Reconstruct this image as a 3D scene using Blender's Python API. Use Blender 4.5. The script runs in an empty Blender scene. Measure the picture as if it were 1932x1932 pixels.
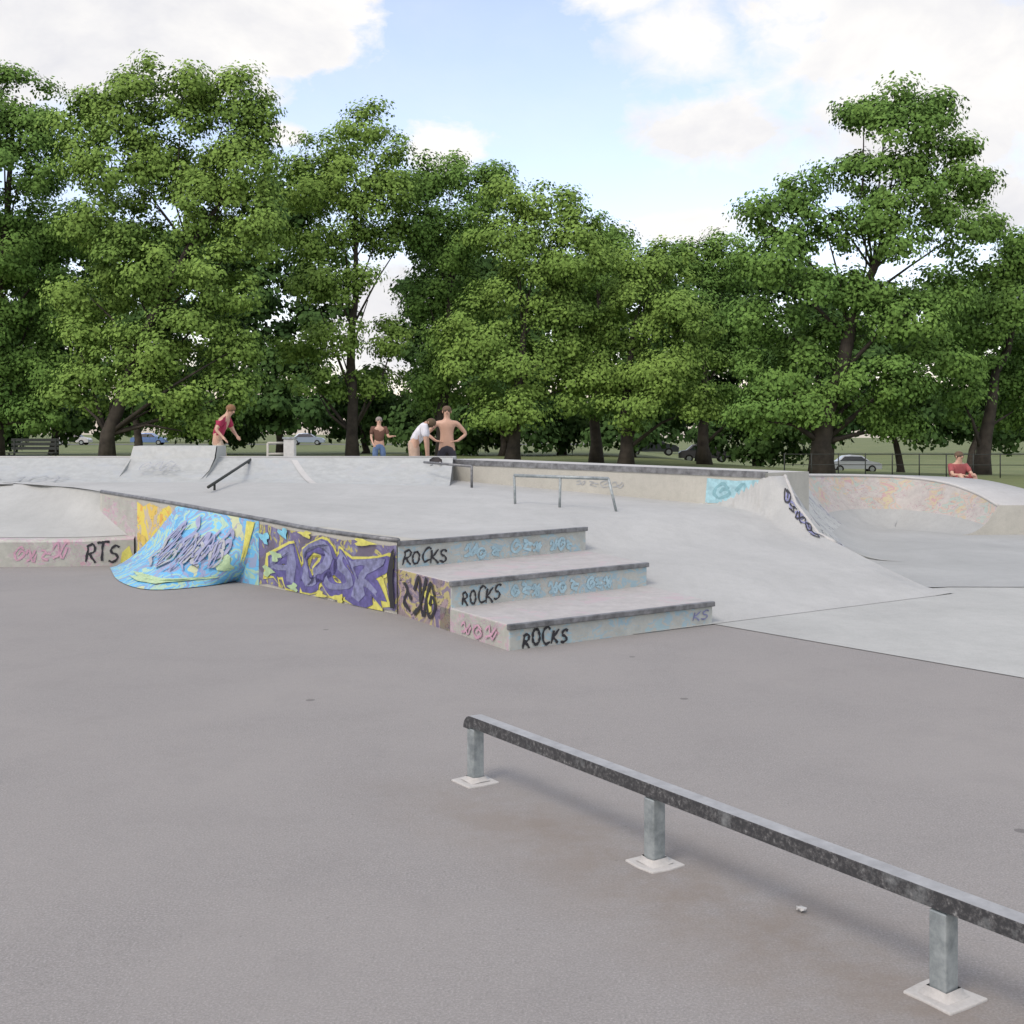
import bpy, bmesh, math, random
import numpy as np
from mathutils import Vector, Matrix
random.seed(7); rng=np.random.default_rng(11)
scene=bpy.context.scene
F=2250.0; EYE=1.6
def gx(px,z): return (px-966)/F*z
def gh(py,z): return EYE-(py-815)*z/F
# ---------------------------------------------------------------- helpers
def link(o): scene.collection.objects.link(o); return o
def mk(name,verts,faces,mat=None,smooth=False,parent=None,mats=None,midx=None,label=None):
    me=bpy.data.meshes.new(name); me.from_pydata([tuple(v) for v in verts],[],[tuple(f) for f in faces]); me.update()
    if mat: me.materials.append(mat)
    if mats:
        for m in mats: me.materials.append(m)
        if midx is not None: me.polygons.foreach_set('material_index',midx)
    if smooth: me.polygons.foreach_set('use_smooth',[True]*len(me.polygons))
    o=link(bpy.data.objects.new(name,me))
    if parent: par(o,parent)
    if label: o['label']=label
    return o
def par(o,p):
    o.parent=p; o.matrix_parent_inverse=Matrix.Translation(-Vector(p.location))
def empty(name,loc,label,cat,group=None,rz=0):
    e=link(bpy.data.objects.new(name,None)); e.location=loc; e.rotation_euler=(0,0,rz); e.empty_display_size=.2
    e['label']=label; e['category']=cat
    if group: e['group']=group
    return e
def bevel(o,w=.01,seg=2):
    m=o.modifiers.new('b','BEVEL'); m.width=w; m.segments=seg; m.limit_method='ANGLE'; return o
def prism(poly,z0,z1):
    n=len(poly); v=[(p[0],p[1],z0) for p in poly]+[(p[0],p[1],z1) for p in poly]
    f=[tuple(range(n))[::-1],tuple(range(n,2*n))]+[(i,(i+1)%n,(i+1)%n+n,i+n) for i in range(n)]
    return v,f
def boxv(c,s,rz=0):
    x,y,z=c; a,b,h=s[0]/2,s[1]/2,s[2]/2; ca,sa=math.cos(rz),math.sin(rz)
    poly=[(x+ca*i-sa*j,y+sa*i+ca*j) for i,j in((-a,-b),(a,-b),(a,b),(-a,b))]
    return prism(poly,z-h,z+h)
def merge(parts):
    V=[];Fa=[]
    for v,f in parts:
        o=len(V); V+=list(v); Fa+=[tuple(i+o for i in q) for q in f]
    return V,Fa
def tube(pts,rad,n=8):
    V=[];Fc=[]; P=[Vector(p) for p in pts]
    if not hasattr(rad,'__len__'): rad=[rad]*len(P)
    for i,p in enumerate(P):
        d=(P[min(i+1,len(P)-1)]-P[max(i-1,0)]).normalized()
        a=d.cross(Vector((0,1,0.01)));
        if a.length<.1: a=d.cross(Vector((1,0,0)))
        a.normalize(); b=d.cross(a)
        for k in range(n):
            t=2*math.pi*k/n; V.append(p+a*math.cos(t)*rad[i]+b*math.sin(t)*rad[i])
    for i in range(len(P)-1):
        for k in range(n):
            Fc.append((i*n+k,i*n+(k+1)%n,(i+1)*n+(k+1)%n,(i+1)*n+k))
    Fc.append(tuple(range(n))[::-1]); Fc.append(tuple(range((len(P)-1)*n,len(P)*n)))
    return V,Fc
def loft(rows):
    m=len(rows[0]); V=[p for r in rows for p in r]
    return V,[(i*m+j,i*m+j+1,(i+1)*m+j+1,(i+1)*m+j) for i in range(len(rows)-1) for j in range(m-1)]
def resample(P,n):
    P=[np.array(p,float) for p in P]; out=[]
    Q=[2*P[0]-P[1]]+P+[2*P[-1]-P[-2]]
    for i in range(len(P)-1):
        p0,p1,p2,p3=Q[i:i+4]
        for k in range(n):
            t=k/n; out.append(.5*((2*p1)+(-p0+p2)*t+(2*p0-5*p1+4*p2-p3)*t*t+(-p0+3*p1-3*p2+p3)*t**3))
    out.append(P[-1]); return out
def sst(a,b,x):
    t=max(0,min(1,(x-a)/(b-a))); return t*t*(3-2*t)
# ---------------------------------------------------------------- materials
class NT:
    def __init__(s,name):
        s.m=bpy.data.materials.new(name); s.m.use_nodes=True; s.t=s.m.node_tree; s.n=s.t.nodes; s.l=s.t.links
        s.b=s.n['Principled BSDF']; s.out=s.n['Material Output']; s.geo=s.n.new('ShaderNodeNewGeometry')
    def noise(s,scale,detail=4,rough=.6,dist=0,vec=None,stretch=None):
        n=s.n.new('ShaderNodeTexNoise'); n.inputs['Scale'].default_value=scale; n.inputs['Detail'].default_value=detail
        n.inputs['Roughness'].default_value=rough; n.inputs['Distortion'].default_value=dist
        src=vec or s.geo.outputs['Position']
        if stretch:
            mp=s.n.new('ShaderNodeMapping'); mp.inputs['Scale'].default_value=stretch; mp.inputs['Location'].default_value=(random.random()*9,random.random()*9,random.random()*9); s.l.new(src,mp.inputs[0]); src=mp.outputs[0]
        s.l.new(src,n.inputs['Vector']); return n.outputs['Fac']
    def ramp(s,fac,stops,interp='LINEAR'):
        r=s.n.new('ShaderNodeValToRGB'); r.color_ramp.interpolation=interp; e=r.color_ramp.elements
        while len(e)<len(stops): e.new(.5)
        for el,(p,c) in zip(e,stops):
            el.position=p; el.color=(c[0],c[1],c[2],1) if hasattr(c,'__len__') else (c,c,c,1)
        s.l.new(fac,r.inputs[0]); return r.outputs[0]
    def mix(s,f,a,b,mode='MIX'):
        m=s.n.new('ShaderNodeMix'); m.data_type='RGBA'; m.blend_type=mode
        for inp,v in((m.inputs[0],f),(m.inputs[6],a),(m.inputs[7],b)):
            if hasattr(v,'is_output'): s.l.new(v,inp)
            elif hasattr(v,'__len__'): inp.default_value=(v[0],v[1],v[2],1)
            else: inp.default_value=v
        return m.outputs[2]
    def math(s,op,a,b=0,c=0,clamp=False):
        m=s.n.new('ShaderNodeMath'); m.operation=op; m.use_clamp=clamp
        for i,v in enumerate((a,b,c)):
            if hasattr(v,'is_output'): s.l.new(v,m.inputs[i])
            else: m.inputs[i].default_value=v
        return m.outputs[0]
    def bump(s,h,st=.3,dist=.01):
        b=s.n.new('ShaderNodeBump'); b.inputs['Strength'].default_value=st; b.inputs['Distance'].default_value=dist
        s.l.new(h,b.inputs['Height']); s.l.new(b.outputs[0],s.b.inputs['Normal'])
    def col(s,c):
        if hasattr(c,'is_output'): s.l.new(c,s.b.inputs['Base Color'])
        else: s.b.inputs['Base Color'].default_value=(c[0],c[1],c[2],1)
        return s
    def rough(s,r,met=0): s.b.inputs['Roughness'].default_value=r; s.b.inputs['Metallic'].default_value=met; return s
def plain(name,c,r=.7,var=.25,scale=8,met=0):
    t=NT(name); n=t.noise(scale,5)
    t.col(t.mix(t.ramp(n,[(.3,0.),(.7,1.)]),[x*(1-var) for x in c],[min(1,x*(1+var)) for x in c])); t.rough(r,met); return t.m
# asphalt
t=NT('weathered_asphalt')
fine=t.noise(120,3,.75); mid=t.noise(22,5,.7); big=t.noise(.55,5,.6,.6); pat=t.noise(2.3,5,.65)
c=t.ramp(fine,[(.25,(.105,.10,.095)),(.5,(.238,.229,.218)),(.75,(.48,.465,.445))])
c=t.mix(.40,c,t.ramp(mid,[(.3,(.198,.191,.183)),(.7,(.278,.268,.256))]))
c=t.mix(t.math('MULTIPLY',t.ramp(big,[(.35,0.),(.7,1.)]),.55),c,(.292,.279,.262))
c=t.mix(t.math('MULTIPLY',t.ramp(pat,[(.5,0.),(.75,1.)]),.22),c,(.178,.172,.165))
sx=t.n.new('ShaderNodeSeparateXYZ'); t.l.new(t.geo.outputs['Position'],sx.inputs[0])
dl=t.math('ADD',t.math('MULTIPLY',t.math('SUBTRACT',sx.outputs[0],.0),.83),t.math('MULTIPLY',t.math('SUBTRACT',sx.outputs[1],5.05),.56))
dl=t.math('ABSOLUTE',dl); dm=t.math('SUBTRACT',1.0,t.math('MULTIPLY',dl,1.7),clamp=True)
dm=t.math('MULTIPLY',t.math('MULTIPLY',dm,t.ramp(t.noise(3.2,6,.75),[(.36,.1),(.60,1.)])),.75)
dm=t.math('MULTIPLY',dm,t.math('MULTIPLY_ADD',sx.outputs[1],-1.2,6.8,clamp=True))
c=t.mix(dm,c,(.205,.175,.145))
vo=t.n.new('ShaderNodeTexVoronoi'); vo.inputs['Scale'].default_value=1.3; t.l.new(t.geo.outputs['Position'],vo.inputs['Vector'])
c=t.mix(t.math('MULTIPLY',t.math('LESS_THAN',t.math('ADD',vo.outputs['Distance'],t.math('MULTIPLY',pat,.05)),.062),.55),c,(.07,.065,.065))
c=t.mix(t.math('MULTIPLY',t.ramp(t.noise(34,4,.6),[(.66,0.),(.73,1.)]),.4),c,(.09,.085,.08))
t.col(c).rough(.92); t.bump(fine,.4,.006); ASPH=t.m
def concrete(name,base,tint=(1,1,1),dirt=.25):
    t=NT(name); a=t.noise(.8,6,.65,.4); b=t.noise(9,5,.7); f=t.noise(90,3,.6); st=t.noise(1.0,5,.6,0,None,(5,.8,.8))
    B=[base*x for x in tint]
    c=t.mix(t.ramp(a,[(.3,0.),(.7,1.)]),[x*.86 for x in B],[x*1.1 for x in B])
    c=t.mix(t.math('MULTIPLY',t.ramp(b,[(.45,0.),(.75,1.)]),dirt),c,[x*.62 for x in B])
    c=t.mix(t.math('MULTIPLY',t.ramp(st,[(.55,0.),(.7,1.)]),dirt*.7),c,[x*.7 for x in B])
    c=t.mix(.12,c,t.ramp(f,[(.3,.1),(.7,.6)]))
    t.col(c).rough(.75); t.bump(b,.15,.004); return t.m
CONC=concrete('pale_concrete',.42,(.975,1.0,.955))
CONC2=concrete('bank_concrete',.41,(.97,1.0,.94))
CREAM=concrete('cream_concrete',.45,(1.02,1.0,.86),.35)
COPE=concrete('coping_concrete',.48,(1,1,.95),.25)
FLOORC=concrete('basin_concrete',.36,(.96,1,.96),.25)
def graff(name,base,palette,cover=.5,scale=2.2,lines=.5,stretch=None,linecol=(.06,.06,.08),fade=.2):
    t=NT(name); b=t.noise(8,5,.7); wob=t.noise(scale,3,.5,1.4,None,stretch or (1,1,1)); msk=t.noise(scale*.8,3,.5,.9,None,stretch or (1,1,1)); ln=t.noise(scale*2.3,2,.4,1.8,None,stretch or (1,1,1))
    base_c=t.mix(t.ramp(b,[(.35,0.),(.7,1.)]),[x*.85 for x in base],[x*1.08 for x in base])
    n=len(palette); stops=[(.30+.4*i/n,p) for i,p in enumerate(palette)]
    pc=t.ramp(wob,stops,'CONSTANT')
    pc=t.mix(fade,pc,base_c)
    m=t.ramp(msk,[(.5-cover*.18+.09-.03,0.),(.5-cover*.18+.09+.03,1.)])
    c=t.mix(m,base_c,pc)
    l=t.math('ABSOLUTE',t.math('SUBTRACT',ln,.5)); l=t.math('MULTIPLY',t.math('LESS_THAN',l,.016),lines)
    l=t.math('MULTIPLY',l,t.ramp(t.noise(scale*.7,2),[(.42,0.),(.5,1.)]))
    c=t.mix(l,c,linecol); t.col(c).rough(.6); return t.m
G_BLUE=graff('blue_mural_paint',(.16,.40,.60),[(.08,.30,.56),(.16,.48,.70),(.42,.58,.36),(.12,.40,.66),(.26,.28,.42),(.18,.50,.70),(.40,.56,.34),(.14,.44,.70),(.30,.32,.46),(.10,.36,.62),(.55,.55,.25)],1.2,1.6,.6,(1,1,1.3),(.2,.2,.42))
G_WALL=graff('dark_mauve_paint',(.14,.12,.17),[(.13,.11,.16),(.50,.47,.12),(.16,.14,.28),(.22,.22,.34),(.5,.47,.1)],.8,3.6,.4)
G_SIDE=graff('scribbled_step_side_paint',(.27,.22,.22),[(.14,.12,.22),(.34,.26,.27),(.45,.40,.16),(.20,.17,.24),(.36,.28,.28)],.9,3.4,.9,(1,1,1.2),(.03,.03,.04),.15)
G_PASTEL=graff('faded_pink_tag_paint',(.41,.42,.37),[(.55,.30,.36),(.42,.42,.4),(.50,.33,.42),(.5,.5,.45)],.3,4.5,.7,(1,1,1.5),(.40,.20,.32),.4)
G_RISER=graff('pale_blue_tag_paint',(.44,.46,.42),[(.32,.49,.54),(.45,.46,.42),(.29,.46,.54),(.46,.48,.45)],.5,5.0,.35,(1,1,1.6),(.22,.42,.55),.3)
G_BOWL=graff('multicolour_bowl_paint',(.42,.40,.37),[(.44,.24,.24),(.46,.40,.20),(.44,.32,.26),(.28,.40,.34),(.46,.34,.26),(.42,.40,.38),(.34,.26,.32)],.6,2.6,.5,(1,1,1.6),(.3,.16,.2),.35)
G_FAINT=graff('faint_grey_tag_paint',(.40,.42,.405),[(.375,.41,.42),(.40,.42,.41),(.37,.40,.41),(.41,.41,.40)],.3,2.2,.15,(1,1,2.5),(.28,.32,.37),.5)
G_ORANGE=graff('orange_yellow_paint',(.65,.48,.12),[(.72,.36,.08),(.72,.6,.1),(.5,.45,.4),(.7,.5,.1)],1,3.0,.4)
G_TREAD=graff('dusty_pink_tread_paint',(.42,.405,.385),[(.44,.37,.37),(.40,.39,.38),(.43,.36,.37)],.3,3.0,.1)
def paint(name,c,v=.22): return plain(name,c,.55,v,14)
BLACKP=paint('black_spray',(.02,.02,.025)); PURP=paint('purple_spray',(.105,.095,.26),.4); YEL=paint('yellow_spray',(.58,.56,.13)); CYAN=paint('cyan_spray',(.2,.52,.66)); SKYP=paint('pale_blue_spray',(.33,.49,.55)); PINKP=paint('pink_spray',(.5,.30,.38)); WHITEP=paint('white_spray',(.6,.6,.6)); GREYB=paint('slate_spray',(.19,.20,.34),.45); LIME=paint('lime_spray',(.38,.52,.30)); TEAL=paint('teal_spray',(.2,.38,.42)); DVIO=paint('dull_violet_spray',(.26,.28,.42)); FGREY=paint('faded_grey_spray',(.32,.34,.36))
# metals
t=NT('galvanised_steel'); n1=t.noise(14,5,.7); n2=t.noise(60,3)
t.col(t.mix(t.ramp(n1,[(.35,0.),(.65,1.)]),(.20,.23,.235),(.38,.42,.42))); t.rough(.5,.35); t.bump(n2,.1,.002); GALV=t.m
t=NT('galvanised_top'); n1=t.noise(10,5,.7)
t.col(t.mix(t.ramp(n1,[(.35,0.),(.65,1.)]),(.29,.295,.295),(.40,.41,.41))); t.rough(.55,.2); GTOP=t.m
t=NT('scuffed_black_steel'); n1=t.noise(55,6,.75,.1,None,(1,1,1.0)); n2=t.noise(6,5,.75)
c=t.ramp(n1,[(.47,(.035,.036,.038)),(.60,(.10,.10,.10)),(.70,(.30,.31,.30))]); c=t.mix(t.ramp(n2,[(.54,0.),(.70,.75)]),c,(.22,.235,.235))
t.col(c).rough(.65,.0); SCUFF=t.m
DARKST=plain('dark_steel_edge',(.17,.175,.18),.5,.5,12,.3)
FENCEM=plain('dark_fence_paint',(.03,.035,.03),.8,.3,12)
MORTAR=concrete('pad_concrete',.50,(1,.98,.92),.3)
BARK=plain('bark',(.05,.042,.033),.95,.45,3)
def leafmat(name,dark,light):
    t=NT(name); big=t.noise(.30,4,.6); r=t.geo.outputs['Random Per Island']
    f=t.math('ADD',t.math('MULTIPLY',r,.25),t.math('MULTIPLY',t.math('SUBTRACT',big,.26),1.4),clamp=True)
    t.col(t.mix(f,dark,light)).rough(.8); t.b.inputs['Specular IOR Level'].default_value=.1
    return t.m
LEAF_A=leafmat('plane_leaf_bright',(.105,.190,.042),(.26,.39,.085))
LEAF_B=leafmat('plane_leaf_mid',(.072,.150,.036),(.185,.31,.068))
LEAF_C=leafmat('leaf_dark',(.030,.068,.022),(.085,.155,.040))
t=NT('park_grass'); a=t.noise(.25,6,.7); b=t.noise(6,5,.7)
c=t.mix(t.ramp(a,[(.35,0.),(.65,1.)]),(.07,.11,.03),(.17,.19,.07)); c=t.mix(.4,c,t.ramp(b,[(.3,(.05,.08,.02)),(.7,(.2,.22,.09))])); t.col(c).rough(.95); t.bump(b,.5,.05); GRASS=t.m
# ---------------------------------------------------------------- ground & grass
def struct(o,k='structure'): o['kind']=k; return o
def terr(x,y): return -1.8*sst(6,26,x)*sst(38,95,y)
ys=list(np.linspace(-30,36,8))+list(np.linspace(40,110,20))+[140,180,260,400,700]
xs=list(np.linspace(-400,-60,5))+list(np.linspace(-50,80,40))+[120,200,400]
rows=[[(x,y,terr(x,y)-.012) for x in xs] for y in ys]
struct(mk('grass_ground',*loft(rows),GRASS,True))
struct(mk('asphalt_ground',[(-60,-20,0),(60,-20,0),(60,23,0),(-60,23,0)],[(0,1,2,3)],ASPH))
struct(mk('concrete_pavement',[(1.66,9.93,.005),(3.32,7.74,.005),(6.4,3.68,.005),(30,3.0,.005),(30,24,.005),(-2,24,.005),(0,12,.005)],[tuple(range(7))],CONC2))
ROADM=plain('road_tarmac',(.12,.12,.12),.9,.2,2)
struct(mk('road',[(-200,150,.0),(10,150,.0),(10,162,.0),(-200,162,.0)],[(0,1,2,3)],ROADM))
# ---------------------------------------------------------------- platform
U=np.array([-.57,.82]); Vd=np.array([.82,.57]); C0=np.array([-.023,8.72])
TM=[(0,0),(.95,.08),(2.0,.17),(3.8,.08),(4.5,0),(6.46,-.3),(8.1,-.64),(12,-1.4)]
def tmin(s): return float(np.interp(s,[a for a,b in TM],[b for a,b in TM]))
def ST(s,t): p=C0+U*s+Vd*t; return float(p[0]),float(p[1])
def sof(x,y): return -.57*(x+.023)+.82*(y-8.72)
def plat(s): return min(.87,.64+.045*max(0,s-3.6))
RS=[-.2,.4,1.26,2.13,2.69,3.105,4.72]
def rimt(s): return float(np.interp(s,RS,[5.3,5.42,5.67,5.83,6.07,6.35,8.05]))
def rimh(s): return float(np.interp(s,RS,[0,.02,.19,.42,.73,1.04,1.0]))
def field(s,t):
    b=.165*max(s,0)
    b=b*(1-sst(2.3,3.8,s))+plat(s)*sst(2.3,3.8,s)
    tr=rimt(s)
    if s<3.1: st_=min(tr-.35,5.85); en=max(tr-.03,st_+.2) if s<2.4 else min(tr-.03,6.14)
    else: st_=5.95; en=6.14
    w=sst(st_,en,t)
    return b*(1-w)+rimh(s)*w
def tmax(s): return rimt(s) if s<4.72 else 8.1
PLAT=empty('skate_platform',(0,10,0),'raised pale concrete skate platform with graffitied side and steps','skate ramp')
rows=[]
for s in list(np.linspace(0.0,2,12))+list(np.linspace(2.1,4.7,36))+list(np.linspace(4.85,11.5,16)):
    a=tmin(s) if s>3.7 else .25+tmin(s)
    if s<2: a=1.2
    b=tmax(s); r=[]
    for k in np.linspace(0,1,70):
        k=1-(1-k)**1.4
        t_=a+(b-a)*k; x,y=ST(s,t_); r.append((x,y,field(s,t_)+.008))
    rows.append(r)
deck=mk('deck_surface',*loft(rows),CONC,True,PLAT)
A=[(-.023,8.72),(-.49,9.55),(-1.0,10.48)]; B=[(1.67,9.92),(1.24,10.95),(.75,12.1)]
HS=[.19,.40,.636]
back=[(.05,13.6),ST(3.95,.09)]
def lerp2(a,b,k): return (a[0]+(b[0]-a[0])*k,a[1]+(b[1]-a[1])*k)
wallN=-Vd
for i in range(3):
    if i==0: poly=[A[0],B[0],B[1],lerp2(B[1],B[2],.2),lerp2(A[1],A[2],.2),A[1]]
    elif i==1: poly=[A[1],B[1],B[2],lerp2(B[2],back[0],.2),lerp2(A[2],back[1],.2),A[2]]
    else: poly=[A[2],B[2],back[0],back[1]]
    v,f=prism(poly,-.02,HS[i]); 
    mats=[G_TREAD if i<2 else CONC, G_RISER, CREAM, G_PASTEL, G_SIDE]
    n=len(poly); midx=[2,0]+[1]+[2]*(n-1)
    for q in range(n):
        if q>=n-2 or (i==2 and q==3): midx[2+q]=(3 if i==0 else 4) if i<2 else 1
    o=mk('step',v,f,None,False,PLAT,mats,midx); bevel(o,.012,3)
    d=np.array(B[i])-np.array(A[i]); L=np.linalg.norm(d); d/=L; nn=np.array([d[1],-d[0]])
    c=(np.array(A[i])+np.array(B[i]))/2+nn*.002
    v,f=boxv((c[0],c[1],HS[i]-.018),(L+.015,.045,.042),math.atan2(d[1],d[0]))
    bx=mk('step_nosing',v,f,DARKST,False,PLAT); bevel(bx,.006)
srange=[2.0,2.6,3.2,3.8,4.5,5.2,5.8,6.46,7.2,8.1]
def wallpt(s,h,off=0):
    if s<2.0: p=np.array(lerp2(A[1],A[2],(s-.95)/1.05)) if s>.95 else np.array(lerp2(A[0],A[1],s/.95))
    else:
        p=np.array(ST(s,tmin(s)))
        if s<2.6: p=p*( (s-2)/.6)+np.array(A[2])*(1-(s-2)/.6)
    p=p+wallN*off; return (float(p[0]),float(p[1]),h)
outer=[wallpt(s,0,.012) for s in srange]; 
rows=[[(p[0],p[1],-.02) for p in outer],[(p[0],p[1],plat(s)+.002) for p,s in zip(outer,srange)],[wallpt(s,plat(s)+.002,-.25) for s in srange]]
mk('side_wall',*loft(rows),CREAM,False,PLAT)
mk('coping_bar',*tube([wallpt(s,plat(s)+.006,.0) for s in srange],.024,6),DARKST,True,PLAT)
# lettering
def textmesh(s,off=0.0,shear=0.0,res=3,sp=1.0):
    cu=bpy.data.curves.new('txt','FONT'); cu.body=s; cu.offset=off; cu.shear=shear; cu.resolution_u=res; cu.size=1; cu.space_character=sp
    ob=link(bpy.data.objects.new('txt',cu)); dg=bpy.context.evaluated_depsgraph_get(); dg.update()
    me=bpy.data.meshes.new_from_object(ob.evaluated_get(dg)); bm=bmesh.new(); bm.from_mesh(me)
    bmesh.ops.subdivide_edges(bm,edges=[e for e in bm.edges if e.calc_length()>.12],cuts=1)
    vs=[(v.co.x,v.co.y) for v in bm.verts]; bm.verts.index_update(); fs=[tuple(v.index for v in f.verts) for f in bm.faces]; bm.free()
    bpy.data.objects.remove(ob); bpy.data.meshes.remove(me); bpy.data.curves.remove(cu); return vs,fs
def put_text(name,s,q,x0,x1,y0,y1,mat,parent,off=0,shear=0,lift=.004,wob=.0,bb=None,label=None,sp=1.0,sh=(0,0)):
    vs,fs=textmesh(s,off,shear,3,sp)
    if bb is None:
        X=[v[0] for v in vs];Y=[v[1] for v in vs]; bb=(min(X),max(X),min(Y),max(Y))
    out=[]
    for a,b in vs:
        a=(a-bb[0])/(bb[1]-bb[0]); b=(b-bb[2])/(bb[3]-bb[2])
        b+=wob*math.sin(a*13+1)+wob*.6*math.sin(a*29); a+=wob*.45*math.sin(b*5+a*17)
        out.append(q(x0+(x1-x0)*a+sh[0],max(.01,min(.985,y0+(y1-y0)*b+sh[1])),lift))
    mk(name,out,fs,mat,False,parent,label=label); return bb
OV=[(.4+.4*math.cos(a),.5+.5*math.sin(a)) for a in np.linspace(1.2,1.2+6.7,14)]
GLY={'O':[OV],
'K':[[(0,-.05),(.05,1)],[(.85,1.05),(.4,.66),(.1,.45),(.5,.25),(.95,-.08)]],'S':[[(.85,.9),(.5,1.02),(.12,.82),(.2,.58),(.6,.46),(.78,.22),(.4,-.02),(-.05,.1)]],
'R':[[(0,-.05),(.06,.5),(.08,1)],[(-.08,.92),(.4,1.05),(.75,.85),(.6,.55),(.1,.45)],[(.2,.48),(.55,.2),(.95,-.1)]],'C':[[(.85,.85),(.5,1.02),(.12,.75),(.06,.35),(.35,0),(.88,.12)]],
'T':[[(-.1,.95),(.4,1.0),(.95,1.02)],[(.42,1.05),(.38,.5),(.42,-.08)]],
'~':[[(0,.6),(.3,.95),(.5,.4),(.8,.1),(1.0,.7)],[(.1,.1),(.5,.3),(.9,.95)]],'@':[[(.8,.7),(.4,.95),(.05,.5),(.4,.05),(.9,.4),(.6,.65),(.35,.4)]],'%':[[(0,.9),(.5,.7),(.2,.3),(.9,.1)],[(.55,.58),(1,.5)]]}
def put_tag(s,q,x0,x1,y0,y1,Lx,Ly,w,mat,parent,lift=.004,seed=0,label=None,slant=.15,rg=1.0):
    r=random.Random(seed); parts=[]; n=len(s); cw=(x1-x0)/n; k=0
    for i,ch in enumerate(s):
        sc=r.uniform(.78,1.18); dy=r.uniform(-.1,.1)*rg; rot=r.uniform(-.14,.14)*rg
        for st in GLY[ch]:
            P=resample(st,3) if len(st)>2 else [np.array(st[0])*(1-q_)+np.array(st[1])*q_ for q_ in (0,.33,.66,1)]
            M_=[]
            for a,b in P:
                a2=a*.92*sc+slant*b+rot*b+r.uniform(-.03,.03)*rg; b2=b*sc+dy+rot*.6*a+r.uniform(-.03,.03)*rg
                M_.append(((x0+cw*(i+a2))*Lx,(y0+(y1-y0)*b2)*Ly))
            V=[]
            for j,p in enumerate(M_):
                d=np.array(M_[min(j+1,len(M_)-1)])-np.array(M_[max(j-1,0)]); d/=np.linalg.norm(d)+1e-9; nn=np.array([-d[1],d[0]])*w*.5*(.6+.7*abs(math.sin(j*.7+i)))
                for sg in(-1,1):
                    pp_=np.array(p)+nn*sg; V.append(q(pp_[0]/Lx,pp_[1]/Ly,lift+.0006*k))
            parts.append((V,[(2*j,2*j+1,2*j+3,2*j+2) for j in range(len(M_)-1)])); k+=1
    V,Fc=merge(parts); mk('graffiti_tag',V,Fc,mat,False,parent,label=label)
def blobpoly(cx,cy,rx,ry,n=18,j=.18,rot=0,seed=0):
    r=random.Random(seed); ph=[r.random()*6 for _ in range(3)]
    out=[]
    for k in range(n):
        a=2*math.pi*k/n; m=1+j*math.sin(3*a+ph[0])+j*.6*math.sin(5*a+ph[1])
        x,y=rx*m*math.cos(a),ry*m*math.sin(a); out.append((cx+x*math.cos(rot)-y*math.sin(rot),cy+x*math.sin(rot)+y*math.cos(rot)))
    return out
def put_poly(name,pts,q,lift,mat,parent):
    cx=sum(p[0] for p in pts)/len(pts); cy=sum(p[1] for p in pts)/len(pts); n=len(pts)
    V=[q(cx,cy,lift)]+[q((cx+p[0])/2,(cy+p[1])/2,lift) for p in pts]+[q(p[0],p[1],lift) for p in pts]
    Fc=[(0,1+i,1+(i+1)%n) for i in range(n)]+[(1+i,1+n+i,1+n+(i+1)%n,1+(i+1)%n) for i in range(n)]
    mk(name,V,Fc,mat,False,parent)
def qwall(a,b,l):
    s=2.0+a; return wallpt(s,b*plat(s),.012+l)
def strip(name,a0,a1,b0,b1,mat,lift,n=12,wob=.0):
    rows=[[qwall(a0+(a1-a0)*k/n,b0+wob*math.sin(k*1.9),lift) for k in range(n+1)],[qwall(a0+(a1-a0)*k/n,b1+wob*math.sin(k*2.3+1),lift) for k in range(n+1)]]
    mk(name,*loft(rows),mat,False,PLAT)
strip('graffiti_background',0.02,2.6,.03,.93,G_WALL,.004,12,.02)
flip=lambda a,b,l:qwall(2.5-a,b,l)
bb=put_text('graffiti_outline','AOSR',flip,-.02,2.40,.03,.83,YEL,PLAT,.13,.15,.009,.10,sp=.93)
put_text('graffiti_letters','AOSR',flip,-.02,2.40,.03,.83,PURP,PLAT,.085,.15,.014,.10,bb,sp=.93)
put_text('graffiti_letter_core','AOSR',flip,-.02,2.40,.03,.83,GREYB,PLAT,.01,.15,.018,.10,bb,sp=.93,sh=(-.02,.04))
for i,(a,b,rx,ry) in enumerate([(2.35,.25,.1,.08),(2.42,.75,.1,.08),(2.2,.5,.1,.08),(.95,.06,.1,.06),(1.6,.93,.12,.05),(1.3,.06,.1,.05),(.55,.93,.1,.05),(1.85,.08,.09,.06),(2.05,.88,.09,.07)]):
    put_poly('graffiti_patch',blobpoly(a,b,rx,ry,12,.35,0,i),qwall,.021,[LIME,CYAN,LIME,YEL,YEL,YEL,YEL,LIME,CYAN][i],PLAT)
def qstep(a,b,l): return wallpt(a,b,.004+l)
put_tag('%~@',lambda a,b,l:qstep(1.95-a,b*.4,l),.04,.78,.05,.9,1.0,.4,.035,BLACKP,PLAT,.006,21)
put_poly('graffiti_patch',blobpoly(1.35,.2,.10,.09,12,.35,0,2),qstep,.003,YEL,PLAT)
put_tag('~@~',lambda a,b,l:qstep(.85*(1-a),b*.19,l),.1,.8,.15,.75,.85,.19,.018,PINKP,PLAT,.006,4)
put_poly('graffiti_patch',[(2.02,.05),(2.12,.3),(2.02,.58),(2.15,.55),(2.25,.35),(2.18,.05)],lambda a,b,l:wallpt(a,b,.012+l),.028,BLACKP,PLAT)
def qr(i):
    a=np.array(A[i]);b=np.array(B[i]); d=(b-a)/np.linalg.norm(b-a); nn=np.array([d[1],-d[0]]); h0=0 if i==0 else HS[i-1]
    def q(x,y,l):
        p=a+(b-a)*x+nn*l; return (p[0],p[1],h0+(HS[i]-h0)*y)
    return q
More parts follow.
